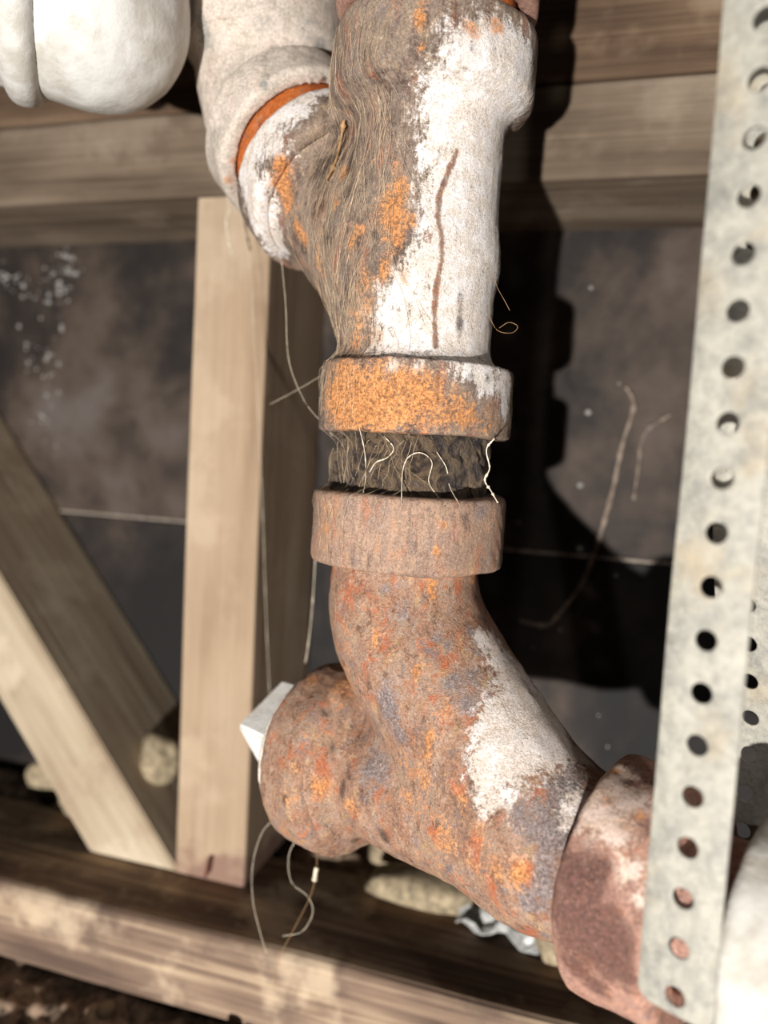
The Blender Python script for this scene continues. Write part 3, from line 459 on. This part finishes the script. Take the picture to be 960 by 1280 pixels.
ZR = -.1338
def lower_wye():
    base = empty('drain_wye', F(-.02, 0, ZR-.03), 'blotchy rusted iron drain wye bending from the stack to the right', 'pipe fitting')
    bend = [(0, 0, -.02), (0, 0, -.060), (-.005, 0, -.072), (-.015, 0, -.084), (-.070, 0, -.132)]
    def body(s, t, z):
        d = caps(s, t, z, bend[0], bend[1], RB)
        for a, b in zip(bend[1:-1], bend[2:]): d = smin(d, caps(s, t, z, a, b, RB+.0006, RB+.0008), .006)
        d = smin(d, caps(s, t, z, (.012, 0, ZR), (-.112, 0, ZR), .0272, .0268), .010)
        d = smin(d, cyl(s, t, z, (0, 0, -.042), (0, 0, -.019), RH-.0015, .003), .006)
        d = smin(d, cyl(s, t, z, (.011, 0, ZR), (.038, 0, ZR), RH-.0015, .008), .006)
        d = smin(d, cyl(s, t, z, (-.0955, 0, ZR), (-.1200, 0, ZR), RH-.0020, .003), .005)
        d = np.maximum(d, -cyl(s, t, z, (0, 0, -.035), (0, 0, .01), RN+.0004))
        d = np.maximum(d, -cyl(s, t, z, (.030, 0, ZR), (.09, 0, ZR), .030))
        return np.maximum(d, -cyl(s, t, z, (-.100, 0, ZR), (-.14, 0, ZR), .0245))
    iron('body', body, (-.128, -.05, -.19), (.06, .05, -.008), .0013, M_LOW, base, .0006, 'low', 40, 41)
    iron('hub', ring((0, 0, -.0438), (0, 0, -.0152), RH+.0002, RN+.0003, .0022), (-.045, -.045, -.05), (.045, .045, -.01), .0012, M_LOWHUB, base, .0005, 'low', 60, 42)
    iron('hub', ring((.015, 0, ZR), (.0435, 0, ZR), RH+.0014, .030, .0065), (.01, -.046, -.185), (.056, .046, -.09), .0012, M_LOW, base, .0008, 'low', 50, 43)
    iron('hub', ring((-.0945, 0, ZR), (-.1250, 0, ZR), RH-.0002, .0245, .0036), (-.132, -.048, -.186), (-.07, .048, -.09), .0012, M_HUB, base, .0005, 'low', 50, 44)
lower_wye()
def plug():
    base = empty('cleanout_plug', F(.042, 0, ZR-.02), 'white square-headed cleanout plug screwed into the rusty wye', 'plug')
    iron('gasket_rim', ring((.0435, 0, ZR), (.0458, 0, ZR), .0352, .0300, .0008), (.04, -.042, -.175), (.05, .042, -.09), .0011, M_ELB, base, .0002, None, 60, 52)
    iron('disc', lambda s, t, z: cyl(s, t, z, (.033, 0, ZR), (.0455, 0, ZR), .0292, .001), (.032, -.035, -.175), (.056, .035, -.1), .0012, M_HUB, base, .0003, None, 60, 51)
    a = math.radians(32); c, s_ = math.cos(a), math.sin(a); H = .0165
    bm = bmesh.new(); vs = []
    for s1 in (.0455, .0780):
        for p, q in ((-1, -1), (1, -1), (1, 1), (-1, 1)):
            k = H*(1 if s1 < .055 else .94); vs.append(bm.verts.new(Vector(F(s1, k*(p*c-q*s_), ZR+k*(p*s_+q*c)))-base.location))
    for f in ((0, 1, 2, 3), (7, 6, 5, 4), (0, 4, 5, 1), (1, 5, 6, 2), (2, 6, 7, 3), (3, 7, 4, 0)): bm.faces.new([vs[i] for i in f])
    bmesh.ops.recalc_face_normals(bm, faces=bm.faces)
    bmesh.ops.bevel(bm, geom=list(bm.edges), offset=.0012, segments=3, affect='EDGES')
    me = bpy.data.meshes.new('square_head'); bm.to_mesh(me); bm.free(); me.materials.append(M_PLUG)
    o = bpy.data.objects.new('square_head', me); COL.objects.link(o); o.parent = base
plug()
# white drain pipe running on from the big hub
def drain_pipe():
    base = empty('drain_pipe', F(-.20, 0, ZR-.033), 'pale white-painted drain pipe and coupling right of the perforated strap', 'pipe')
    iron('pipe', lambda s, t, z: np.maximum(cyl(s, t, z, (-.103, 0, ZR), (-.33, 0, ZR), .0236, .001), -cyl(s, t, z, (-.08, 0, ZR), (-.5, 0, ZR), .019)),
         (-.34, -.03, -.17), (-.097, .03, -.105), .0016, M_HUB, base, .0003, None, 40, 61)
    iron('coupling', ring((-.1405, 0, ZR), (-.31, 0, ZR), .0355, .0240, .0025), (-.32, -.042, -.176), (-.134, .042, -.092), .0016, M_COUP, base, .0004, None, 40, 62)
drain_pipe()

# ------------------------------------------------------------------ perforated hanger strap
def strap(name, label, T, sc_, zhole, zend, lean, tilt=0):
    pitch = .01352; hw = .0099; hr = .0027; top = .34
    def pos(zz, v):
        wob = .0005*math.sin(zz*31)+.0003*math.sin(zz*77+1)
        return F(sc_+lean*zz-v, T+wob+max(-.042, tilt*max(0, zz+.09)), zz)
    n = int((top-zhole)/pitch)+1; k0 = -int((zhole-zend)/pitch)
    K = 24; V = []; Fc = []
    ang = [2*math.pi*i/K for i in range(K)]
    def rect(a):
        c, s = math.cos(a), math.sin(a); hx = pitch/2
        k = min(hx/abs(c) if abs(c) > 1e-9 else 9, hw/abs(s) if abs(s) > 1e-9 else 9); return k*c, k*s
    corner = math.atan2(hw, pitch/2)
    for q in (corner, math.pi-corner, math.pi+corner, 2*math.pi-corner):
        i = min(range(K), key=lambda j: abs(ang[j]-q)); ang[i] = q
    for k in range(k0, n):
        z0 = zhole+k*pitch; b = len(V)
        last = k == k0
        for a in ang:
            x, y = rect(a)
            if last and x < 0:      # rounded cut end
                x = x*(z0-zend)/(pitch/2); cx, cy = zend-z0+.004, hw-.004
                if x < cx and abs(y) > cy:
                    d = math.hypot(x-cx, abs(y)-cy)
                    if d > .004: x = cx+(x-cx)*.004/d; y = math.copysign(cy+(abs(y)-cy)*.004/d, y)
            V.append(pos(z0+x, y))
        for rr in (hr*1.4, hr):
            for a in ang: V.append(pos(z0+rr*math.cos(a), rr*math.sin(a)))
        for i in range(K):
            j = (i+1) % K
            Fc.append((b+i, b+j, b+K+j, b+K+i)); Fc.append((b+K+i, b+K+j, b+2*K+j, b+2*K+i))
    o = mesh_obj(name, V, Fc, M_GALV, None, loc=F(sc_, T, zend))
    bm = bmesh.new(); bm.from_mesh(o.data); bmesh.ops.remove_doubles(bm, verts=bm.verts, dist=.00002)
    bmesh.ops.recalc_face_normals(bm, faces=bm.faces); bm.to_mesh(o.data); bm.free()
    md = o.modifiers.new('thick', 'SOLIDIFY'); md.thickness = .0011; md.offset = 0
    md = o.modifiers.new('bev', 'BEVEL'); md.width = .0003; md.segments = 2; md.limit_method = 'ANGLE'
    return tag(o, label, 'hanger strap')
strap('hanger_strap', 'pale galvanised perforated hanger strap hanging in front of the drain pipe, nearest the viewer', -.0410, -.1341, -.0018, -.1420, -.004)
strap('hanger_strap', 'perforated hanger strap half hidden behind the drain pipe at the right edge', .0400, -.1245, -.0555+.01352*4, -.150, 0, -.36)

# ------------------------------------------------------------------ white elbow at the upper left
def white_elbow():
    c = np.array((-.219, .285, .176))
    d = np.array((-.80, -.55, .02)); d /= np.linalg.norm(d)
    base = empty('painted_elbow', c-np.array((0, 0, .04)), 'glossy white painted pipe elbow at the upper left corner', 'pipe fitting')
    r = .036
    q = lambda k: c+d*k
    def body(x, y, z):
        a = caps(x, y, z, q(.0), c+np.array((0, 0, .09)), r)
        b = caps(x, y, z, q(.0), q(.055), r-.001)
        return smin(a, b, .01)
    iron('body', body, (-.30, .19, .115), (-.16, .34, .28), .0017, M_WHITE, base, .0005, None, 30, 71, local=False)
    iron('hub', lambda x, y, z: cyl(x, y, z, q(.020), q(.034), .0405, .006), (-.32, .18, .11), (-.18, .32, .24), .0017, M_WHITE, base, .0004, None, 30, 72, local=False)
    iron('pipe', lambda x, y, z: cyl(x, y, z, q(.033), q(.09), .031, .001), (-.36, .15, .11), (-.20, .30, .24), .0017, M_NIP, base, .0004, None, 30, 73, local=False)
white_elbow()

# ------------------------------------------------------------------ strands of cobweb and hair
def smooth_path(pts, per=8):
    P = [Vector(p) for p in pts]
    if len(P) < 3: return P
    Q = [P[0]*2-P[1]]+P+[P[-1]*2-P[-2]]; out = []
    for i in range(1, len(Q)-2):
        for k in range(per):
            t = k/per
            out.append(.5*((2*Q[i])+(Q[i+1]-Q[i-1])*t+(2*Q[i-1]-5*Q[i]+4*Q[i+1]-Q[i+2])*t*t+(3*Q[i]-Q[i-1]-3*Q[i+1]+Q[i+2])*t**3))
    return out+[P[-1]]
def tube(V, Fc, path, rad, sides=5, knots=None):
    n = len(path); b = len(V)
    for i, p in enumerate(path):
        d = (path[min(i+1, n-1)]-path[max(i-1, 0)]).normalized()
        a = d.orthogonal().normalized(); c = d.cross(a)
        r = rad*(1+(knots[i] if knots else 0))
        for k in range(sides):
            q = 2*math.pi*k/sides; V.append(p+a*math.cos(q)*r+c*math.sin(q)*r)
    for i in range(n-1):
        for k in range(sides):
            Fc.append((b+i*sides+k, b+i*sides+(k+1) % sides, b+(i+1)*sides+(k+1) % sides, b+(i+1)*sides+k))
#STRANDS-BEGIN
STRANDS = [
    ('hair_strand', 'long wavy hair hanging from the wye branch down to the nipple', 0.00013, 0, 'web', [(-0.14627, 0.32009, 0.08221), (-0.14267, 0.31837, 0.06301), (-0.13923, 0.31672, 0.03836), (-0.12916, 0.3119, 0.02077), (-0.11857, 0.30683, 0.01127), (-0.11207, 0.30372, 0.00571)]),
    ('hair_strand', 'loose curled hair springing from the right side of the white stack', 9e-05, 0, 'fibre', [(-0.0456, 0.27856, 0.05078), (-0.04183, 0.27676, 0.04541), (-0.03633, 0.27412, 0.04419), (-0.03441, 0.27321, 0.04626), (-0.03778, 0.27482, 0.0479), (-0.04128, 0.27649, 0.04621)]),
    ('hair_strand', 'short hair arching off the white stack above the curl', 9e-05, 0, 'fibre', [(-0.04509, 0.27832, 0.06563), (-0.04288, 0.27726, 0.06034), (-0.03948, 0.27563, 0.05498), (-0.03778, 0.27482, 0.05205)]),
    ('cobweb_strand', 'long thin thread running down the face of the stud', 0.00013, 0.4, 'web', [(-0.2034, 0.385, 0.13363), (-0.19465, 0.385, 0.0975), (-0.18988, 0.385, 0.05485), (-0.18486, 0.385, 0.00744), (-0.18007, 0.385, -0.04492), (-0.17569, 0.385, -0.09802), (-0.17193, 0.385, -0.13735)]),
    ('cobweb_strand', 'dusty beaded web dangling from the elbow in front of the stud', 0.00035, 1.2, 'web', [(-0.20432, 0.375, 0.13328), (-0.20249, 0.375, 0.12334), (-0.20414, 0.375, 0.11803), (-0.20228, 0.375, 0.10763), (-0.20008, 0.375, 0.10012)]),
    ('cobweb_strand', 'lumpy web thread dropping to the white plug', 0.0002, 0.9, 'web', [(-0.13903, 0.36, -0.05591), (-0.13929, 0.36, -0.0764), (-0.14043, 0.36, -0.09717), (-0.14223, 0.36, -0.11405), (-0.14344, 0.36, -0.12512)]),
    ('hair_strand', 'long bowed hair hanging below the cleanout, left of the others', 0.00013, 0, 'web', [(-0.13868, 0.325, -0.17464), (-0.14575, 0.325, -0.1831), (-0.15001, 0.325, -0.19986), (-0.14921, 0.325, -0.21773), (-0.14473, 0.325, -0.23281), (-0.1409, 0.325, -0.2428)]),
    ('hair_strand', 'looped hair hanging below the cleanout, curling right at its end', 0.00013, 0, 'web', [(-0.12771, 0.325, -0.18189), (-0.1317, 0.325, -0.1921), (-0.12988, 0.325, -0.20432), (-0.12149, 0.325, -0.20957), (-0.1183, 0.325, -0.21671), (-0.12304, 0.325, -0.22729), (-0.13266, 0.325, -0.23196)]),
    ('hair_strand', 'thick brown hair hanging through a cocoon below the cleanout', 0.00015, 0, 'fibre', [(-0.11883, 0.325, -0.18246), (-0.11739, 0.325, -0.19499), (-0.11989, 0.325, -0.20921), (-0.12715, 0.325, -0.22667), (-0.13456, 0.325, -0.24446), (-0.13632, 0.325, -0.26027)]),
    ('cocoon', 'tiny pale spider cocoon on the hair below the cleanout', 0.001, 0.25, 'web', [(-0.11723, 0.3245, -0.1943), (-0.11767, 0.3245, -0.19673), (-0.11781, 0.3245, -0.19871), (-0.11809, 0.3245, -0.20111)]),
    ('cobweb_strand', 'fine thread stretched sideways to the orange hub', 0.0001, 0, 'web', [(-0.15475, 0.33302, 0.01976), (-0.13791, 0.32496, 0.0262), (-0.12138, 0.31705, 0.03321)]),
    ('cobweb_strand', 'fine straight thread left of the white stack neck', 0.0001, 0, 'web', [(-0.11169, 0.31684, 0.05996), (-0.1154, 0.31862, 0.04935), (-0.11873, 0.32021, 0.0385)]),
    ('hair_strand', 'hairs looping over the left shoulder of the orange hub', 0.00014, 0, 'web', [(-0.10615, 0.30754, 0.04241), (-0.11354, 0.31108, 0.03743), (-0.12129, 0.31478, 0.03365), (-0.12342, 0.3158, 0.02404), (-0.12053, 0.31442, 0.01436), (-0.11614, 0.31232, 0.00892)]),
    ('cobweb_strand', 'pale web thread crossing the left of the grimy nipple', 0.00014, 0.6, 'web', [(-0.08712, 0.26289, 0.00854), (-0.08667, 0.2696, -0.0005), (-0.08657, 0.27187, -0.00995), (-0.0844, 0.26171, -0.01768)]),
    ('cobweb_strand', 'arched web thread across the middle of the grimy nipple', 0.00014, 0.6, 'web', [(-0.06948, 0.26156, -0.01777), (-0.07156, 0.26811, -0.00723), (-0.06972, 0.26778, -0.00136), (-0.06536, 0.26884, 0.0006), (-0.0615, 0.27082, -0.00262), (-0.06265, 0.27251, -0.00965), (-0.05925, 0.27488, -0.01535), (-0.05499, 0.26678, -0.01814)]),
    ('cobweb_strand', 'slanting web thread right of the middle of the nipple', 0.00012, 0.6, 'web', [(-0.06018, 0.27182, 0.0012), (-0.05709, 0.27561, -0.0044), (-0.05586, 0.27743, -0.0111), (-0.05062, 0.2706, -0.01688)]),
    ('cobweb_strand', 'torn web sheet edge at the right side of the nipple', 0.00022, 0.9, 'web', [(-0.03967, 0.27129, 0.00704), (-0.04245, 0.27262, 0.00299), (-0.04077, 0.27181, -0.00344), (-0.04231, 0.27255, -0.00781), (-0.03958, 0.27125, -0.01158), (-0.03689, 0.26996, -0.01531)]),
    ('cobweb_strand', 'twiggy web clump on the left of the nipple', 0.00016, 0.8, 'web', [(-0.08457, 0.27001, -0.00744), (-0.08195, 0.26885, -0.00376), (-0.07768, 0.26844, -0.00179), (-0.07559, 0.26887, 0.0018), (-0.0793, 0.26834, 0.00595)]),
    ('cobweb_strand', 'thick dusty web hanging in the crotch of the wye', 0.0005, 0.6, 'fibre', [(-0.10855, 0.28945, 0.12737), (-0.11084, 0.29307, 0.12142), (-0.11085, 0.2889, 0.11226), (-0.11364, 0.28685, 0.10411)]),
    ('cobweb_strand', 'thick dusty web rope drooping over the dark wall sheet', 0.0011, 0.5, 'wallweb', [(0.00597, 0.4875, 0.04695), (0.01095, 0.4875, 0.03566), (0.00622, 0.4875, 0.01291), (0.00271, 0.4875, -0.01494), (-0.00342, 0.4875, -0.04684), (-0.01105, 0.4875, -0.07344), (-0.02409, 0.4875, -0.09502), (-0.03142, 0.4875, -0.103), (-0.04751, 0.4875, -0.10177)]),
    ('cobweb_strand', 'short dusty web branch on the dark wall sheet', 0.0006, 0.7, 'wallweb', [(0.03208, 0.4875, 0.03169), (0.01856, 0.4875, 0.01973), (0.01621, 0.4875, -0.00343), (0.01519, 0.4875, -0.02042)]),
]
SPOTS = {'mould': [(-0.4026, 0.1148, 0.00834, 0.01669, 70), (-0.4461, 0.1153, 0.00852, 0.01339, 24), (-0.4101, 0.0438, 0.00604, 0.01328, 18), (-0.4145, 0.0136, 0.00547, 0.00729, 14), (-0.4229, 0.0615, 0.00606, 0.00606, 8), (-0.0181, -0.0303, 0.02979, 0.09929, 14)]}
#STRANDS-END
for nm, label, rad, dusty, mt, pts in STRANDS:
    path = smooth_path(pts); V, Fc = [], []
    rr = random.Random(len(pts)*7+int(rad*1e7))
    kn = [max(0, rr.gauss(0, dusty)) for _ in path] if dusty else None
    tube(V, Fc, path, rad, 6, kn)
    o = mesh_obj(nm, [v[:] for v in V], Fc, {'web': M_WEB, 'fibre': M_WEBD, 'wallweb': M_WALLWEB}[mt], None, loc=pts[0])
    tag(o, label, 'cobweb' if nm.startswith('cobweb') else ('cocoon' if nm == 'cocoon' else 'hair'))
# fine hairs clinging to the stack, too many to count
M_FUZZ = plain('pale_hair', (186, 164, 136), .7, .2, .25)
def fuzz():
    trees = []
    for nm, (W, Q) in BODIES.items():
        o = bpy.data.objects[nm]
        if nm == 'pipe_nipple' or (o.parent and o.parent.name in ('pipe_wye', 'drain_wye', 'pipe_elbow')):
            trees.append(BVHTree.FromPolygons(W.tolist(), Q.tolist()))
    V, Fc = [], []; rr = random.Random(3)
    def hit(s, z, t0=-.08):
        o = Vector(F(s, t0, z)); d = Vector(NX); best = None
        for tr in trees:
            h = tr.ray_cast(o, d, .2)
            if h[0] is not None and (best is None or h[3] < best[1]): best = (h[0], h[3])
        return best and best[0]
    for i in range(210):
        u = rr.random()
        if u < .62: s0 = rr.uniform(-.01, .034); z0 = rr.uniform(.05, .17); L = rr.uniform(.02, .07)
        elif u < .88: s0 = rr.uniform(.0, .07); z0 = rr.uniform(.06, .15); L = rr.uniform(.01, .04)
        else: s0 = rr.uniform(-.030, .030); z0 = rr.uniform(.0, .012); L = rr.uniform(.02, .05)
        path = []; s = s0; dr = rr.gauss(0, .28 if u < .88 else .5); n = 10
        lift = rr.uniform(.0002, .0012)
        for k in range(n):
            h = hit(s, z0-L*k/(n-1))
            if h is None: break
            if path and (h-path[-1]).length > .012: break
            path.append(h-Vector(NX)*(.0002+lift*math.sin(math.pi*k/(n-1)))); s += dr*L/n+rr.gauss(0, .0006); dr += rr.gauss(0, .08)
        if len(path) > 4: tube(V, Fc, smooth_path(path, 2), rr.uniform(.000035, .00007), 3)
    o = mesh_obj('hair_fuzz', [v[:] for v in V], Fc, M_FUZZ); tag(o, 'fine pale hairs and web fuzz clinging to the iron stack', 'fuzz', kind='stuff')
fuzz()

# ------------------------------------------------------------------ loose stones and scraps
def lump(name, c, size, mat, label, cat, seed, rotz=0, n=3, rough=.18, group=None, link=True):
    bm = bmesh.new(); bmesh.ops.create_icosphere(bm, subdivisions=n, radius=1)
    P = np.array([v.co[:] for v in bm.verts]); k = 1+rough*wav(P, .28, 8, seed)+rough*.4*wav(P, .9, 8, seed+1)
    for v, q in zip(bm.verts, k):
        p = v.co*q; p = Vector([math.copysign(abs(x)**.8, x) for x in p]); v.co = Vector((p.x*size[0], p.y*size[1], p.z*size[2]))
    me = bpy.data.meshes.new(name); bm.to_mesh(me); bm.free(); me.materials.append(mat)
    me.polygons.foreach_set('use_smooth', [n > 1]*len(me.polygons))
    o = bpy.data.objects.new(name, me); COL.objects.link(o)
    zmin = min(v.co.z for v in me.vertices)
    me.transform(Matrix.Translation((0, 0, -zmin))); o.location = c; o.rotation_euler = (0, 0, rotz)
    return tag(o, label, cat, group)
ZS = -.2622
lump('stone', (-.088, .424, ZS), (.031, .013, .0085), M_STONE, 'long tan stone lying on the sill under the drain wye', 'stone', 3, .05)
lump('stone', (-.118, .462, -.274), (.016, .012, .022), M_STONE, 'yellowish block of stone standing behind the long tan stone', 'stone', 6, .3)
lump('mortar_crumb', (-.010, .398, ZS), (.009, .008, .013), M_STONE, 'small cream mortar crumb on the sill beside the big rusty hub', 'crumb', 8)
lump('stone', (-.268, .436, -.226), (.013, .014, .017), M_STONE, 'rounded tan stone lodged between the diagonal brace and the stud', 'stone', 11, .4)
lump('stone', (-.335, .436, -.2625), (.013, .010, .013), M_STONE, 'pale rough stone under the diagonal brace', 'stone', 14, .4)
lump('stone', (-.385, .470, -.274), (.018, .010, .016), M_STONE, 'small grey-brown stone at the left edge behind the brace', 'stone', 15, .4)
def scrap():
    bm = bmesh.new(); n = 14; m = 7; vs = []
    rr = random.Random(5)
    for i in range(n):
        row = []
        for j in range(m):
            x = -.027+.054*i/(n-1); y = -.012+.024*j/(m-1)
            z = .004+.0035*math.sin(i*1.1+j*.8)+.003*math.sin(i*.5-j*1.7)+rr.uniform(-.0012, .0012)+.006*(j/(m-1))
            row.append(bm.verts.new((x+rr.uniform(-.0015, .0015), y+rr.uniform(-.0012, .0012), max(.0006, z))))
        vs.append(row)
    for i in range(n-1):
        for j in range(m-1): bm.faces.new((vs[i][j], vs[i+1][j], vs[i+1][j+1], vs[i][j+1]))
    me = bpy.data.meshes.new('plastic_scrap'); bm.to_mesh(me); bm.free(); me.materials.append(M_PLAST)
    o = bpy.data.objects.new('plastic_scrap', me); COL.objects.link(o); o.location = (-.036, .414, ZS+.0004); o.rotation_euler = (0, 0, -.15)
    md = o.modifiers.new('t', 'SOLIDIFY'); md.thickness = .0008
    tag(o, 'crumpled grey plastic scrap on the sill under the drain wye', 'scrap')
scrap()
def pebbles():
    rr = random.Random(21); protos = []
    for k in range(6):
        o = lump('pebble', (0, 0, -.33), (1, rr.uniform(.6, .9), rr.uniform(.45, .7)), (M_STONE, M_STONE2, M_PEB)[k % 3], 'small pebble among the dark soil in front of the sill', 'pebble', 40+k, 0, 2, .16, 'pebbles in the soil')
        protos.append(o)
    cnt = 0
    for i in range(110):
        x = rr.uniform(-.36, -.10); y = rr.uniform(.25, .345)
        o = protos[i] if i < 6 else protos[i % 6].copy()
        if i >= 6: COL.objects.link(o)
        r = rr.choice((.002, .0025, .003, .004, .0055)); o.scale = (r, r, r)
        P = np.array([[x, y, 0]]); z = -.318+.004*wav(P, 12, 9, 3)+.0025*wav(P, 55, 12, 4)+.0012*wav(P, 140, 12, 8)
        o.location = (x, y, float(z[0])-r*.25); o.rotation_euler = (0, 0, rr.uniform(0, 6.28))
M_PEB = plain('brown_pebble', (132, 112, 92))
pebbles()
# bent rusty nail at the foot of the stud
def nail():
    path = smooth_path([(-.2115, .4006, -.247), (-.2115, .3975, -.247), (-.2115, .3960, -.2495), (-.212, .3957, -.254), (-.213, .396, -.2575)], 4)
    V, Fc = [], []; tube(V, Fc, path, .0011, 8)
    o = mesh_obj('bent_nail', [v[:] for v in V], Fc, M_NAIL, None, loc=(-.2115, .4, -.247)); tag(o, 'small bent rusty nail at the foot of the stud', 'nail')
nail()
# pale mould specks on the dusty wall sheet
def specks():
    V, Fc = [], []; rr = random.Random(9)
    for (cx, cz, sx, sz, n) in SPOTS.get('mould', ()):
        for i in range(n):
            x = rr.gauss(cx, sx); z = rr.gauss(cz, sz); r = rr.choice((.0006, .0008, .0012, .0018))
            b = len(V)
            for a in range(6):
                q = a*math.pi/3; V.append((x+r*math.cos(q), WY-.0001, z+r*math.sin(q)))
            V.append((x, WY-r*.6, z))
            for a in range(6): Fc.append((b+a, b+6, b+(a+1) % 6))
    if V:
        o = mesh_obj('mould_specks', V, Fc, M_MOULD); tag(o, 'pale mould specks clustered on the dark wall sheet at left', 'mould', kind='stuff')
M_MOULD = plain('pale_mould', (140, 136, 132))
specks()
